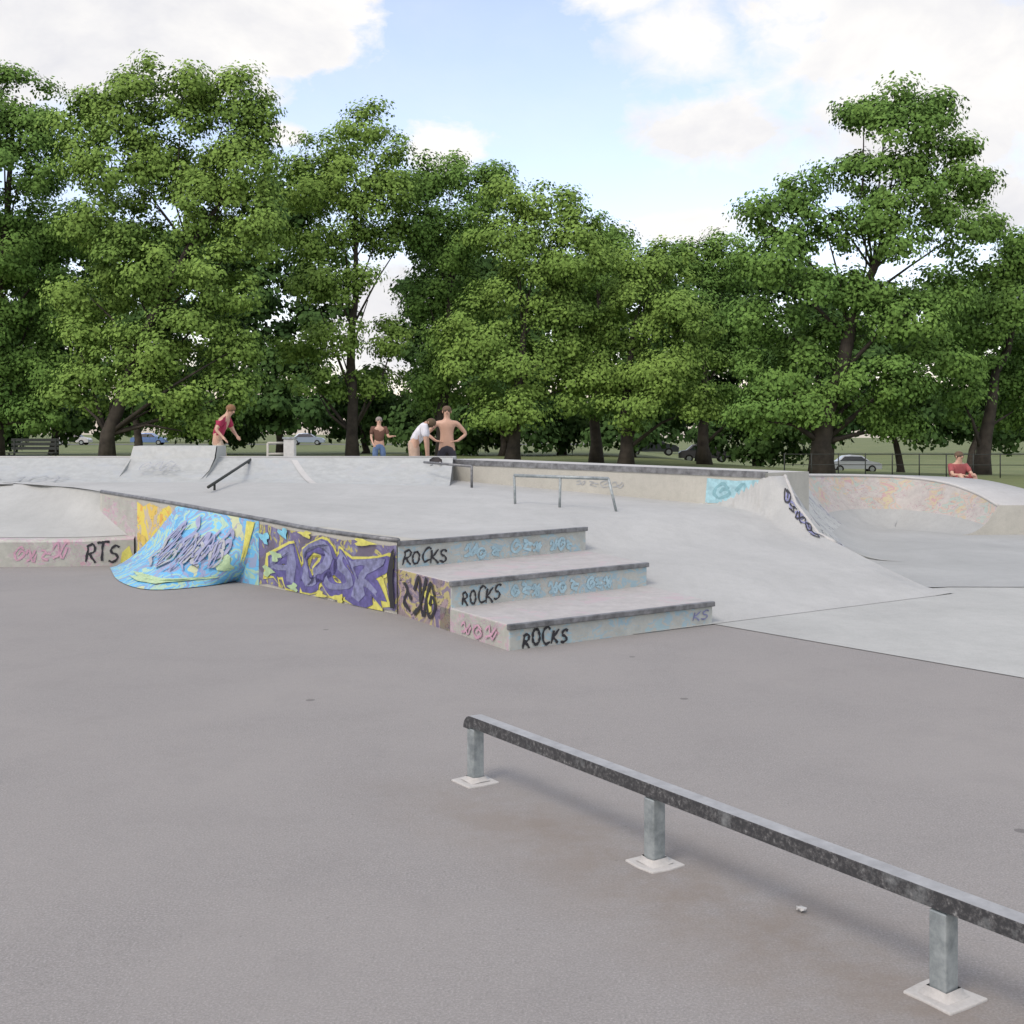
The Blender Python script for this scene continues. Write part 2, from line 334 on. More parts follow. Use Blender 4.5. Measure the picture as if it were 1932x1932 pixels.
put_tag('ROCKS',qr(0),.06,.27,.10,.72,2.07,.19,.018,BLACKP,PLAT,.004,31,'black spray tag reading ROCKS')
put_tag('ROCKS',qr(1),.05,.23,.12,.66,2.2,.21,.015,BLACKP,PLAT,.004,32,'black spray tag reading ROCKS')
put_tag('ROCKS',qr(2),.02,.24,.12,.60,2.4,.236,.017,BLACKP,PLAT,.004,33,'black spray tag reading ROCKS')
for (i,x0,x1,seed) in((2,.31,.52,5),(2,.56,.74,6),(2,.78,.92,7),(1,.28,.42,8),(1,.46,.62,9),(1,.66,.80,10)):
    put_tag('~@%' if seed%2 else '@%~',qr(i),x0,x1,.14,.64,2.3,.22,.028,SKYP,PLAT,.004,seed)
put_tag('KS',qr(0),.89,.98,.3,.68,2.07,.19,.011,GREYB,PLAT,.004,7)
strip('graffiti_background',2.62,3.1,.60,.93,YEL,.005,6,.06)
strip('graffiti_background',4.05,5.2,.05,.93,G_ORANGE,.004,8,.04)
strip('graffiti_background',5.2,6.05,.3,.95,G_PASTEL,.004,6,.03)
APR=empty('transition_ramp',(-3.4,13,0),'small flared concrete ramp covered in bright blue graffiti','skate ramp')
tops=resample([wallpt(s,plat(s)-.015,.02) for s in (4.55,5.0,5.45,5.9,6.3)],4)
bots=resample([(-2.95,12.75,.006),(-3.18,12.32,.006),(-3.66,12.05,.006),(-4.2,12.75,.006),(-4.72,14.0,.006)],4)
rows=[]
for k in np.linspace(0,1,11):
    hh=(1-k)**1.5; rows.append([tuple([tp[0]+(bt[0]-tp[0])*k,tp[1]+(bt[1]-tp[1])*k,bt[2]+(tp[2]-bt[2])*hh+.002]) for tp,bt in zip(tops,bots)])
mk('ramp_surface',*loft(rows),G_BLUE,True,APR)
for c_,nm in((0,'ramp_side'),(-1,'ramp_side')):
    r1=[r[c_] for r in rows]; mk(nm,*loft([r1,[(p[0],p[1],-.01) for p in r1]]),G_BLUE,False,APR)
def qa(x,y,l):
    x=max(0,min(1,x)); j=x*(len(tops)-1); i=min(int(j),len(tops)-2); fr=j-i; tp=tops[i]*(1-fr)+tops[i+1]*fr; bt=bots[i]*(1-fr)+bots[i+1]*fr; k=1-y
    return (tp[0]+(bt[0]-tp[0])*k-.3*l,tp[1]+(bt[1]-tp[1])*k-l,bt[2]+(tp[2]-bt[2])*(1-k)**1.5+l+.004)
def qa2(x,y,l): return qa(1-x,y,l)
put_tag('@%~@',qa2,.22,.80,.50,.88,2.2,1.2,.055,DVIO,APR,.012,8,rg=1.6)
put_tag('%@~%@',qa2,.22,.78,.36,.72,2.2,1.2,.04,FGREY,APR,.017,9,rg=1.6)
put_tag('~@~%@~',qa2,.25,.75,.34,.80,2.2,1.2,.022,DVIO,APR,.022,19,rg=1.6)
put_poly('graffiti_patch',blobpoly(.48,.18,.26,.05,16,.35,.1,3),qa2,.012,LIME,APR)
put_poly('graffiti_patch',blobpoly(.82,.42,.06,.14,16,.35,.3,5),qa2,.012,LIME,APR)
put_poly('graffiti_patch',[(.0,.25),(.02,.6),(.03,.8),(.03,.97),(.12,.97),(.08,.7),(.05,.45)],lambda x,y,l:qa2(1-x,y,l),.012,YEL,APR)
# low ledge at the far left and the bank above it
LOW=empty('low_ledge',(-7,14.2,0),'low pale concrete ledge with faded pink and black tags','concrete ledge')
line=resample([(-14,14.0,.3),(-9,13.9,.31),(-6.4,14.1,.32),(-5.2,14.2,.32),(-4.55,14.35,.34)],5)
rows=[[(p[0],p[1],-.02) for p in line],[(p[0],p[1],p[2]-.03) for p in line],[(p[0],p[1]+.03,p[2]) for p in line],[(p[0],p[1]+.25,p[2]+.01) for p in line]]
mk('ledge_body',*loft(rows),G_PASTEL,False,LOW)
def ql(x,y,l):
    X=-6.6+2.0*x; yy=float(np.interp(X,[p[0] for p in line],[p[1] for p in line])); return (X,yy-l,.02+.27*y)
put_tag('RTS',ql,.76,.95,.15,.85,2.0,.27,.024,BLACKP,LOW,.005,10,'black spray tag reading RTS')
put_tag('@~%~',ql,.34,.64,.15,.85,2.0,.27,.022,PINKP,LOW,.005,11)
put_poly('graffiti_patch',[(.95,.05),(.96,.5),(1.0,.8),(1.02,.3),(1.0,.02)],ql,.004,YEL,LOW)
bl_=resample([(-15,16.9,.872),(-9,16.9,.872),(-6.9,16.65,.872),(-6.0,15.83,.872),(-5.15,15.02,.845)],5)
fl_=[(p[0],p[1]+.20,p[2]+.012) for p in line]
rows=[[tuple(np.array(f_)*(1-k)+np.array(b_)*k-np.array([0,0,.05*math.sin(k*math.pi)])) for f_,b_ in zip(fl_,bl_)] for k in np.linspace(0,1,12)]
mk('sloping_bank',*loft(rows),CONC2,True,LOW)
r1=[r[-1] for r in rows]; mk('bank_end',*loft([r1,[(p[0]+.02,p[1],-.02) for p in r1]]),CREAM,False,LOW)
QP=empty('quarter_pipe',(-7,17.5,0),'long low concrete quarter pipe with faint graffiti and coping','skate ramp')
mk('upper_floor',[(-16,16.85,.872),(-6.95,16.6,.872),(-7.1,17.05,.872),(-16,17.05,.872)],[tuple(range(4))],CONC,False,QP)
def qb(x): return plat(sof(x,16.9))-.004
rows=[[(x,16.9+1.3*k,qb(x)+(1.215-qb(x))*k**1.7) for x in np.linspace(-16,-.9,30)] for k in np.linspace(0,1,12)]
mk('ramp_face',*loft(rows),G_FAINT,True,QP)
v,f=boxv((-8.45,18.76,.9),(15.1,1.1,.62)); mk('rear_block',v,f,CONC,False,QP)
mk('coping_bar',*tube([(-16,18.2,1.213),(-.9,18.2,1.213)],.018,8),COPE,True,QP)
ex=[(17.2,.888,-.12),(17.7,1.03,-.05),(17.95,1.2,0),(18.05,1.385,.02),(18.6,1.39,.02),(18.6,.8,0)]
rows=[[(x+sh*(1 if x<-5 else .3),y,z) for x in np.linspace(-5.75,-4.48,6)] for (y,z,sh) in ex]
mk('raised_extension',*loft(rows),G_FAINT,False,QP)
for x in(-5.73,-4.46):
    mk('extension_side',[(x,17.3,.9),(x,17.95,1.2),(x,18.05,1.385),(x,18.6,1.39),(x,18.6,.8)],[(0,1,2,3,4)],CONC2,False,QP)
def qq(x,y,l): return (-8.2+2.4*x,16.9+1.3*y-l,.872+.343*y**1.7+l)
put_tag('~@%~@~',qq,.05,.72,.12,.40,2.4,1.3,.016,FGREY,QP,.010,12)
def qe(x,y,l): return (-5.75+1.25*x,17.2+.75*y-l,.888+.312*y+l+.006)
put_tag('@~%',qe,.2,.7,.3,.8,1.25,.8,.016,FGREY,QP,.03,13)
def hp(x,k): return (x,16.95+1.15*k,qb(x)+(1.215-qb(x))*((.05+1.15*k)/1.3)**1.7+.008)
mk('hip_panel',*loft([[hp(-2.85-.5*k,k),hp(-2.74-.52*k,k)] for k in np.linspace(0,1,8)]),COPE,True,QP)
HR=empty('handrail',(-4.1,16.2,.8),'short dark sloping metal grind rail on concrete deck','skate rail')
p0=(gx(393,15.2),15.2,gh(919,15.2)); p1=(gx(476,18.3),18.3,gh(865,18.3))
mk('rail_bar',*tube([p0,p1],.020,8),FENCEM,True,HR)
for k in (.12,.9):
    p=[p0[i]+(p1[i]-p0[i])*k for i in range(3)]; mk('leg',*tube([(p[0],p[1],p[2]),(p[0],p[1],.8)],.016,8),FENCEM,True,HR)
# grind ledge
GL=empty('grind_ledge',(1,16.8,.7),'long cream concrete grind ledge with dark steel edge','concrete ledge')
a=np.array([-1.38,18.7]); b=np.array([3.16,14.88]); d=(b-a)/np.linalg.norm(b-a); nb=np.array([-d[1],d[0]])
if nb[1]<0: nb=-nb
bk=a+nb*1.5; bk2=b+nb*1.2
def ztop(p): return 1.175-.085*((p[0]+1.38)/4.54)
V=[(a[0],a[1],.5),(b[0],b[1],.5),(bk2[0],bk2[1],.5),(bk[0],bk[1],.5)]+[(p[0],p[1],ztop(p)) for p in (a,b,bk2,bk)]
mk('ledge_body',V,[(3,2,1,0),(4,5,6,7),(0,1,5,4),(1,2,6,5),(2,3,7,6),(3,0,4,7)],None,False,GL,[CREAM,COPE],[0,1,0,0,0,0])
e1=a-nb*.012; e2=b-nb*.012
V=[];
for p in (e1,e2):
    z=ztop(p); q=p+nb*.09
    V+=[(p[0],p[1],z-.065),(p[0],p[1],z+.012),(q[0],q[1],z+.012),(q[0],q[1],z-.065)]
mk('steel_edge',V,[(0,1,5,4),(1,2,6,5),(2,3,7,6),(3,0,4,7),(0,3,2,1),(4,5,6,7)],DARKST,False,GL)
def qg(x,y,l):
    p=a+(b-a)*x-nb*l; h0=.64+.25*(1-x); return (p[0],p[1],h0+(ztop(p)-.08-h0)*y)
put_poly('graffiti_patch',[(.855,.02),(.86,.95),(.93,.9),(.985,.97),(.99,.05),(.94,.1)],qg,.004,paint('light_cyan_spray',(.32,.53,.58)),GL)
put_tag('@~',qg,.87,.98,.15,.85,5.9,.4,.04,TEAL,GL,.008,13)
put_tag('~%@~',qg,.50,.64,.3,.6,5.9,.4,.012,FGREY,GL,.005,14)
FR=empty('skate_rail',(.5,14.5,.7),'low grey metal skate rail on concrete deck','skate rail')
r0=(gx(970,14.8),14.8,gh(897,14.8)); r1=(gx(1148,14.2),14.2,gh(903,14.2))
mk('rail_bar',*tube([r0,r1],.020,8),GALV,True,FR)
for (px,zz,pyb,px2) in((972,14.8,948,972),(1056,14.5,956,1056),(1148,14.2,964,1164)):
    k=(14.8-zz)/.6; top=[r0[i]+(r1[i]-r0[i])*k for i in range(3)]
    mk('leg',*tube([top,(gx(px2,zz-.05),zz-.02,gh(pyb,zz)-.03)],.016,8),GALV,True,FR)
SR=empty('skate_rail',(gx(888,17),17,.8),'small dark metal rail end beside ledge','skate rail')
mk('rail_bar',*tube([(gx(800,17.6),17.6,gh(872,17.6)),(gx(890,17.0),17.0,gh(880,17.0))],.018,8),DARKST,True,SR)
mk('leg',*tube([(gx(890,17.),17.,gh(880,17.)),(gx(890,17.),17.,.8)],.018,8),DARKST,True,SR)
# ---------------------------------------------------------------- bowl
BW=empty('skate_bowl',(5.6,17,0),'curved concrete skate bowl with pale coping and colourful graffiti','skate bowl')
def rp(s): x,y=ST(s,rimt(s)); return (x,y,rimh(s))
rim5=[rp(4.72),(4.9,19.6,.88),(5.8,20.4,.85),(6.7,20.4,.82),(7.15,19.75,.76),(7.42,19.1,.62),(7.52,18.45,.46)]
R=[]
for i in range(5):
    for k in range(6): R.append(np.array(rp(RS[i+1]+(RS[i+2]-RS[i+1])*k/6)))
R=R[:30]+[np.array(p) for p in resample(rim5,6)]
m=len(R); ctr=np.array([5.7,16.2]); rows=[[] for _ in range(13)]; nrm=[]
for i,p in enumerate(R):
    tng=R[min(i+2,m-1)]-R[max(i-2,0)]; n2=np.array([tng[1],-tng[0]]); n2/=np.linalg.norm(n2)+1e-9
    if np.dot(n2,ctr-p[:2])<0: n2=-n2
    nrm.append(n2); h=max(p[2],.013); w=min(1.5,.25+1.15*h)*(1 if i<40 else .85)
    for k in range(13):
        q=k/12; rows[k].append((p[0]+n2[0]*w*q,p[1]+n2[1]*w*q,.012+(h+.006-.012)*(1-q)**2.6))
V,Fc=loft(rows); midx=[]
for r_ in range(12):
    for j in range(m-1):
        midx.append(1 if (j>=34 and r_<4) else (2 if (18<=j<34 and r_<6) else 0))
G_SWIRL=graff('dark_swirl_paint',(.40,.42,.40),[(.14,.14,.16),(.42,.42,.40),(.2,.21,.25),(.4,.43,.45)],.3,1.8,.8)
mk('bowl_wall',V,Fc,None,True,BW,[FLOORC,G_BOWL,G_SWIRL],midx)
endr=[r[-1] for r in rows]
n2=nrm[-1]; e=R[-1]
mk('wall_end',[endr[0],(e[0]-n2[0]*1.15,e[1]-n2[1]*1.15,e[2]),(e[0]-n2[0]*1.4,e[1]-n2[1]*1.4,-.02),(endr[-1][0],endr[-1][1],-.02)]+endr[:0:-1],[tuple(range(16))],CREAM,False,BW)
mk('coping_bar',*tube([(p[0],p[1],p[2]+.002) for p in R[10:]],.024,8),COPE,True,BW)
def qh(x,y,l):
    s=1.9+1.1*x; tt=rimt(s)-.03-.12*(1-y); X,Y=ST(s,tt); return (X,Y,field(s,tt)+.012+l)
put_tag('%@~%@',qh,.05,.92,.1,.95,1.3,.3,.035,BLACKP,BW,.010,15)
put_tag('~@~',qh,.1,.9,.2,.9,1.3,.3,.045,GREYB,BW,.006,16)
Rd=R[30:]; Nd=nrm[30:]
rows=[[],[],[]]
for p,n2 in zip(Rd,Nd):
    w=1.15; rows[0].append((p[0],p[1],p[2]+.004)); rows[1].append((p[0]-n2[0]*w,p[1]-n2[1]*w,p[2]+.0)); rows[2].append((p[0]-n2[0]*(w+.25),p[1]-n2[1]*(w+.25),-.05))
mk('bowl_deck',*loft(rows),COPE,True,BW)
struct(mk('basin_floor',[(4.3,12.25,.011),(16,12.0,.011),(16,20,.011),(7.6,19.5,.011),(5.8,20.2,.011),(4.4,17,.011),(4.1,14.5,.011)],[tuple(range(7))],FLOORC))
# ---------------------------------------------------------------- foreground rail
RL=empty('grind_rail',(.5,4.4,0),'low galvanised steel grind rail with scuffed black side on short posts','skate rail')
P1=np.array([-.167,5.455]); P3=np.array([1.223,3.38]); dd=(P3-P1)/np.linalg.norm(P3-P1); pp=np.array([dd[1],-dd[0]])
if pp[0]>0: pp=-pp
ang=math.atan2(dd[1],dd[0]); L1=5.2
hw,hh_=.033,.026; sec=[]
for th in np.linspace(0,math.pi/2,7):
    R0=.036; ax,az_=.006-R0*math.cos(th),.243+R0*math.sin(th); sec.append((ax,az_,-math.cos(th),math.sin(th)))
for al in np.linspace(.2,L1,12): sec.append((al,.279,0,1))
V=[];Fc=[];mi=[]
for (ax,az_,nx,nz_) in sec:
    for (o_,s_) in((1,1),(-1,1),(-1,-1),(1,-1)):
        al=ax+nx*hh_*o_; z=az_+nz_*hh_*o_; V.append((P1[0]+dd[0]*al+pp[0]*hw*s_,P1[1]+dd[1]*al+pp[1]*hw*s_,z))
for i in range(len(sec)-1):
    for k,mt in enumerate((1,2,2,0)):
        Fc.append((i*4+k,i*4+(k+1)%4,(i+1)*4+(k+1)%4,(i+1)*4+k)); mi.append(mt)
Fc+=[(0,1,2,3),tuple(range(len(V)-4,len(V)))[::-1]]; mi+=[2,2]
o=mk('rail_bar',V,Fc,None,False,RL,[GTOP,SCUFF,GALV],mi)
bmm=bmesh.new(); bmm.from_mesh(o.data); bmesh.ops.recalc_face_normals(bmm,faces=bmm.faces); bmm.to_mesh(o.data); bmm.free()
bevel(o,.008,3); o.modifiers[0].angle_limit=math.radians(50)
for k in range(4):
    p=P1+dd*k*1.249
    v,f=boxv((p[0],p[1],.129),(.058,.058,.238),ang); o=mk('post',v,f,GALV,False,RL); bevel(o,.006)
    ww=.16; poly=[]
    rr=random.Random(k)
    for i,j in((-1,-1),(0,-1.05),(1,-1),(1.04,0),(1,1),(0,1.03),(-1,1),(-1.03,0)):
        i*=ww/2*(1+rr.uniform(-.1,.1)); j*=ww/2*(1+rr.uniform(-.1,.1)); poly.append((p[0]+dd[0]*i+pp[0]*j,p[1]+dd[1]*i+pp[1]*j))
    v,f=prism(poly,-.01,.007); o=mk('base_pad',v,f,MORTAR,False,RL); bevel(o,.004)
    rows=[]
    for (r_,z_) in((.050,.008),(.040,.016),(.034,.028)):
        rows.append([(p[0]+dd[0]*i*r_+pp[0]*j*r_,p[1]+dd[1]*i*r_+pp[1]*j*r_,z_+rr.uniform(-.003,.003)) for i,j in((-1,-1),(0,-1),(1,-1),(1,0),(1,1),(0,1),(-1,1),(-1,0),(-1,-1))])
    mk('mortar_fillet',*loft(rows),MORTAR,True,RL)
LIT=plain('paper_litter',(.5,.5,.48),.8,.2,20)
lx,lz=gx(1512,3600/905),3600/905
bm=bmesh.new(); bmesh.ops.create_icosphere(bm,subdivisions=2,radius=.018)
for v_ in bm.verts: v_.co*=random.uniform(.6,1.3); v_.co.z=v_.co.z*.5+.009
me=bpy.data.meshes.new('litter'); bm.to_mesh(me); bm.free(); me.materials.append(LIT); o=link(bpy.data.objects.new('litter',me)); o.location=(lx,lz,.002); o['label']='small crumpled white paper scrap on asphalt'; o['category']='litter'
# ---------------------------------------------------------------- trees
def crown_mesh(name,lobes,z,mat,leaf=.21,dens=1.0,seed=0,rc=(.5,1.05)):
    r=np.random.default_rng(seed); C=[];RR=[];LC=[]; rm=(rc[0]+rc[1])/2
    for (px,py,rx,ry) in lobes:
        cx=gx(px,z); cz=gh(py,z); a=rx*z/F; b=ry*z/F; dpt=(a+b)/2
        oy=r.uniform(-1.2,1.2); n=max(7,int(dens*3.2*(a*b+a*dpt+b*dpt)*(.6/rm)**2))
        u=r.normal(size=(n,3)); u/=np.linalg.norm(u,axis=1)[:,None]; rad=r.uniform(.25,1.0,size=(n,1))**.5
        pos=u*rad*np.array([a,dpt,b])+np.array([cx,z+oy,cz]); C.append(pos); RR.append(r.uniform(rc[0],rc[1],size=n)); LC.append(np.tile([cx,z+oy,cz],(n,1)))
    C=np.vstack(C);RR=np.concatenate(RR);LC=np.vstack(LC)
    k=(78*(RR/.6)**2*(.21/leaf)**1.55).astype(int); idx=np.repeat(np.arange(len(C)),k); N=len(idx)
    u=r.normal(size=(N,3)); u/=np.linalg.norm(u,axis=1)[:,None]; u[:,2]*=.6
    pos=C[idx]+u*(RR[idx]*r.uniform(.3,1.15,size=N))[:,None]
    out=(pos-LC[idx]); out/=np.linalg.norm(out,axis=1)[:,None]+1e-6
    nrm=u*.7+out*.5+np.array([0,-.1,.4])+r.normal(size=(N,3))*.26; nrm/=np.linalg.norm(nrm,axis=1)[:,None]
    a=np.cross(nrm,r.normal(size=(N,3))); a/=np.linalg.norm(a,axis=1)[:,None]; b=np.cross(nrm,a)
    s=(leaf*r.uniform(.5,1.25,size=N))[:,None]
    V=np.empty((N,4,3)); V[:,0]=pos-a*s*.6; V[:,1]=pos-b*s*.42-nrm*s*.08; V[:,2]=pos+a*s*.6; V[:,3]=pos+b*s*.42-nrm*s*.08
    me=bpy.data.meshes.new(name); me.vertices.add(N*4); me.vertices.foreach_set('co',V.ravel().astype(np.float32))
    me.loops.add(N*4); me.loops.foreach_set('vertex_index',np.arange(N*4,dtype=np.int32)); me.polygons.add(N)
    me.polygons.foreach_set('loop_start',np.arange(0,N*4,4,dtype=np.int32)); me.update(calc_edges=True); me.materials.append(mat)
    return me,N
total=0
def tree(trunkpx,z,lobes,mat,label,seed,trad=.32,leaf=.15,dens=1.3,name='plane_tree',group=None,limbs=True,topidx=0,rc=(.5,1.05)):
    global total
    bx=gx(trunkpx,z); g=terr(bx,z); e=empty(name,(bx,z,g),label,'tree',group)
    me,n=crown_mesh('crown',lobes,z,mat,leaf,dens,seed,rc=rc); total+=n
    o=link(bpy.data.objects.new('crown',me)); par(o,e)
    r=random.Random(seed); tp=lobes[topidx]; tx,tz=gx(tp[0],z),gh(tp[1],z)
    pts=[];rad=[]
    for k in range(9):
        q=k/8; pts.append((bx+(tx-bx)*q**1.6+r.uniform(-.12,.12)*(q>0),z+r.uniform(-.12,.12),g-.1+(tz-g)*q)); rad.append(trad*(1.35 if k==0 else 1)*(1-q*.85))
    parts=[tube(pts,rad,10)]
    if limbs:
        for (px,py,rx,ry) in lobes:
            lx,lz=gx(px,z),gh(py,z)-.3; q=max(.15,min(.85,(lz-g)/(tz-g)-r.uniform(.12,.28))); i=int(q*8); s0=Vector(pts[i]); e1=Vector((lx,z+r.uniform(-.5,1.2),lz))
            mid=(s0+e1)/2+Vector((r.uniform(-.3,.3),r.uniform(-.2,.5),r.uniform(-.1,.5)))
            parts.append(tube([s0,mid,e1],[rad[i]*.36,rad[i]*.2,.02],6))
    mk('trunk',*merge(parts),BARK,True,e)
    return e
gr='mature trees around the park'
tree(-10,54,[(30,180,70,60),(-60,240,110,100),(60,260,70,70),(20,340,110,90),(90,430,75,80),(-20,470,120,100),(60,560,90,90),(-40,640,110,90),(60,690,85,60),(-20,770,80,50),(90,780,60,35)],LEAF_B,'tall leafy green tree with dense crown beside skate park',1,.35,group=gr)
tree(200,50,[(345,165,85,60),(240,190,85,65),(440,190,75,60),(170,230,50,55),(490,230,36,60),(330,270,120,80),(220,310,95,75),(450,320,90,75),(350,390,120,75),(210,430,100,65),(480,420,80,65),(300,510,110,65),(150,540,75,60),(430,530,85,60),(150,640,60,55),(330,630,110,65),(230,690,90,55),(440,650,55,55),(150,745,60,45),(310,745,90,45),(420,735,60,48),(350,800,80,28)],LEAF_A,'broad bright green plane tree with layered drooping foliage',2,.34,group=gr,topidx=7)
tree(665,56,[(690,255,60,45),(615,275,50,48),(745,320,50,50),(590,350,65,60),(670,350,75,60),(740,390,50,50),(570,450,65,60),(650,450,75,50),(750,450,45,40),(600,560,65,50),(690,550,50,40),(560,650,60,55),(640,640,55,40),(600,730,60,40),(700,710,55,40),(740,640,35,40)],LEAF_A,'open airy plane tree with slender straight trunk showing sky',3,.30,group=gr,dens=1.0,topidx=4)
tree(835,58,[(850,335,65,48),(800,340,50,50),(800,430,50,60),(910,365,60,48),(860,450,80,65),(810,560,50,60),(880,550,75,60),(860,650,70,60),(810,720,50,50),(900,760,70,40)],LEAF_B,'green tree with tall crown and dark trunk',4,.33,group=gr,topidx=4)
tree(965,54,[(960,370,50,42),(1045,395,62,50),(1110,440,50,45),(960,450,85,60),(1080,480,80,60),(1000,550,115,70),(900,620,75,60),(1090,600,85,65),(970,690,110,60),(880,705,55,50),(1070,720,85,50),(960,780,90,30)],LEAF_A,'rounded bright green tree with low sweeping branches',5,.34,group=gr,topidx=5)
tree(1125,62,[(1120,450,50,45),(1170,480,55,40),(1130,540,80,60),(1120,640,70,60),(1130,740,70,55)],LEAF_B,'mid green tree with narrow crown among others',6,.33,group=gr,topidx=2)
tree(1180,55,[(1200,500,65,50),(1260,500,60,50),(1200,590,90,65),(1290,610,80,65),(1170,690,75,55),(1260,700,95,55),(1190,770,70,35),(1310,760,60,35)],LEAF_A,'rounded green tree with foliage hanging near ground',7,.34,group=gr,topidx=2)
tree(1330,62,[(1310,490,60,45),(1380,490,70,55),(1330,580,85,65),(1410,630,70,60),(1340,700,85,60),(1400,770,90,40)],LEAF_B,'mid green tree with wide crown in tree line',8,.34,group=gr,topidx=2)
tree(1550,45,[(1690,180,58,40),(1625,220,48,30),(1770,210,38,28),(1690,255,85,38),(1775,310,72,45),(1700,320,60,35),(1620,325,78,38),(1700,375,95,45),(1520,360,65,36),(1440,405,60,32),(1810,355,50,30),(1560,430,95,45),(1640,420,65,32),(1670,460,75,38),(1790,435,70,42),(1450,490,85,48),(1545,545,90,45),(1640,560,70,35),(1440,600,80,50),(1560,645,95,45),(1690,600,85,42),(1760,540,75,40),(1650,720,100,45),(1480,700,85,50),(1770,680,85,50),(1560,770,100,40),(1440,780,70,40),(1700,790,80,30)],LEAF_B,'tall dark green tree with irregular layered crown rising above others',9,.42,.145,1.35,group=gr,topidx=7,rc=(.45,.95))
tree(1850,48,[(1885,415,42,38),(1940,470,60,50),(1860,500,70,50),(1920,580,80,55),(1830,600,65,55),(1890,680,90,60),(1810,740,70,50),(1930,760,80,50)],LEAF_B,'dark green tree with dense crown next to taller tree',10,.34,group=gr,topidx=3)
for i,(px,top,zz) in enumerate([(-40,420,80),(100,400,84),(260,430,80),(400,420,86),(530,330,82),(690,690,90),(830,420,84),(950,470,80),(1060,480,84),(1190,480,80),(1320,490,86),(1430,480,84),(1560,520,80),(1700,560,84),(1830,520,82),(1960,470,84)]):
    lob=[]; r=random.Random(i+50)
    for yy in range(top+40,815,58):
        wd=1 if yy<760 else 1.25
        lob+= [(px+r.uniform(-55,-5),yy+r.uniform(-12,12),62*wd,40),(px+r.uniform(15,70),yy+r.uniform(-12,12),60*wd,40)]
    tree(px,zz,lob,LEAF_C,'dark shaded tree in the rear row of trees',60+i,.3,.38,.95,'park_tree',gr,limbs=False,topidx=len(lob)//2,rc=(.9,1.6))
lob=[(px,780+random.uniform(-16,14),36,34) for px in range(-160,2140,30)]
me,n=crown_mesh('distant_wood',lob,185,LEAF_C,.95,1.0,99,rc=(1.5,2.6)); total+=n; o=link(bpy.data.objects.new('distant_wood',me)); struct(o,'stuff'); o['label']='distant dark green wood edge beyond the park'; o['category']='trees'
# ---------------------------------------------------------------- cars
GLASS=plain('car_glass',(.03,.035,.04),.15,.2,3); TYRE=plain('tyre_rubber',(.015,.015,.015),.9,.2,9)
def car(x,y,z,colr,label,rz=0,grp='cars parked beside the park'):
    e=empty('parked_car',(x,y,z),label,'car',grp,rz); m=NT('car_paint'); m.col(colr).rough(.3,.2)
    prof=[(-2.1,.35),(-2.12,.75),(-1.9,.92),(-1.5,.97),(-1.0,1.40),(-.3,1.47),(.5,1.42),(1.1,.98),(1.9,.84),(2.12,.65),(2.1,.32)]
    rows=[]
    for yy,k in((-.85,.94),(-.82,1),(0,1.02),(.82,1),(.85,.94)):
        rows.append([(px*(.99 if abs(yy)>.84 else 1),yy*(.8 if pz>1.2 else 1),pz if pz<.5 else pz*(.98+.02*k)) for px,pz in prof])
    V,Fc=loft(rows); n=len(prof); Fc+=[tuple(range(n)),tuple(range(4*n,5*n))[::-1]]
    o=mk('body',V,Fc,m.m,False); o.parent=e; bevel(o,.04)
    for sg in(-1,1):
        yb,yt=.835*sg+.03*sg,.70*sg+.02*sg
        o=mk('side_window',[(-1.3,yb,1.0),(-.9,yt,1.36),(.45,yt,1.36),(.95,yb,1.0)],[(0,1,2,3)],GLASS); o.parent=e
        for wx in(-1.3,1.3):
            v,f=tube([(wx,.68*sg,.32),(wx,.88*sg,.32)],.32,14); o=mk('wheel',v,f,TYRE); o.parent=e
            v,f=tube([(wx,.86*sg,.32),(wx,.89*sg,.32)],.19,10); o=mk('rim',v,f,GALV); o.parent=e
        o=mk('headlight',*boxv((2.08,.6*sg,.68),(.08,.3,.12)),WHITEP); o.parent=e
    o=mk('windscreen',[(.56,-.6,1.40),(.56,.6,1.40),(1.08,.74,1.02),(1.08,-.74,1.02)],[(0,1,2,3)],GLASS); o.parent=e
for px,z,c,l in((160,150,(.5,.5,.5),'silver parked car beyond the grass'),(300,150,(.12,.2,.4),'blue parked car beyond the grass'),(30,150,(.3,.32,.34),'grey parked car beyond the grass'),(590,150,(.3,.36,.45),'grey blue parked car beyond the grass'),(1040,150,(.05,.05,.06),'black parked car beyond the grass')):
    car(gx(px,z),z-4,0,c,l,random.uniform(-.05,.05))
for px,z,c,l in((1612,100,(.42,.46,.5),'pale silver car parked under the trees'),(1330,96,(.1,.1,.11),'dark car parked in tree shade'),(1230,96,(.06,.07,.08),'dark grey car parked in tree shade')):
    car(gx(px,z),z,terr(gx(px,z),z),c,l,random.uniform(-.2,.2))
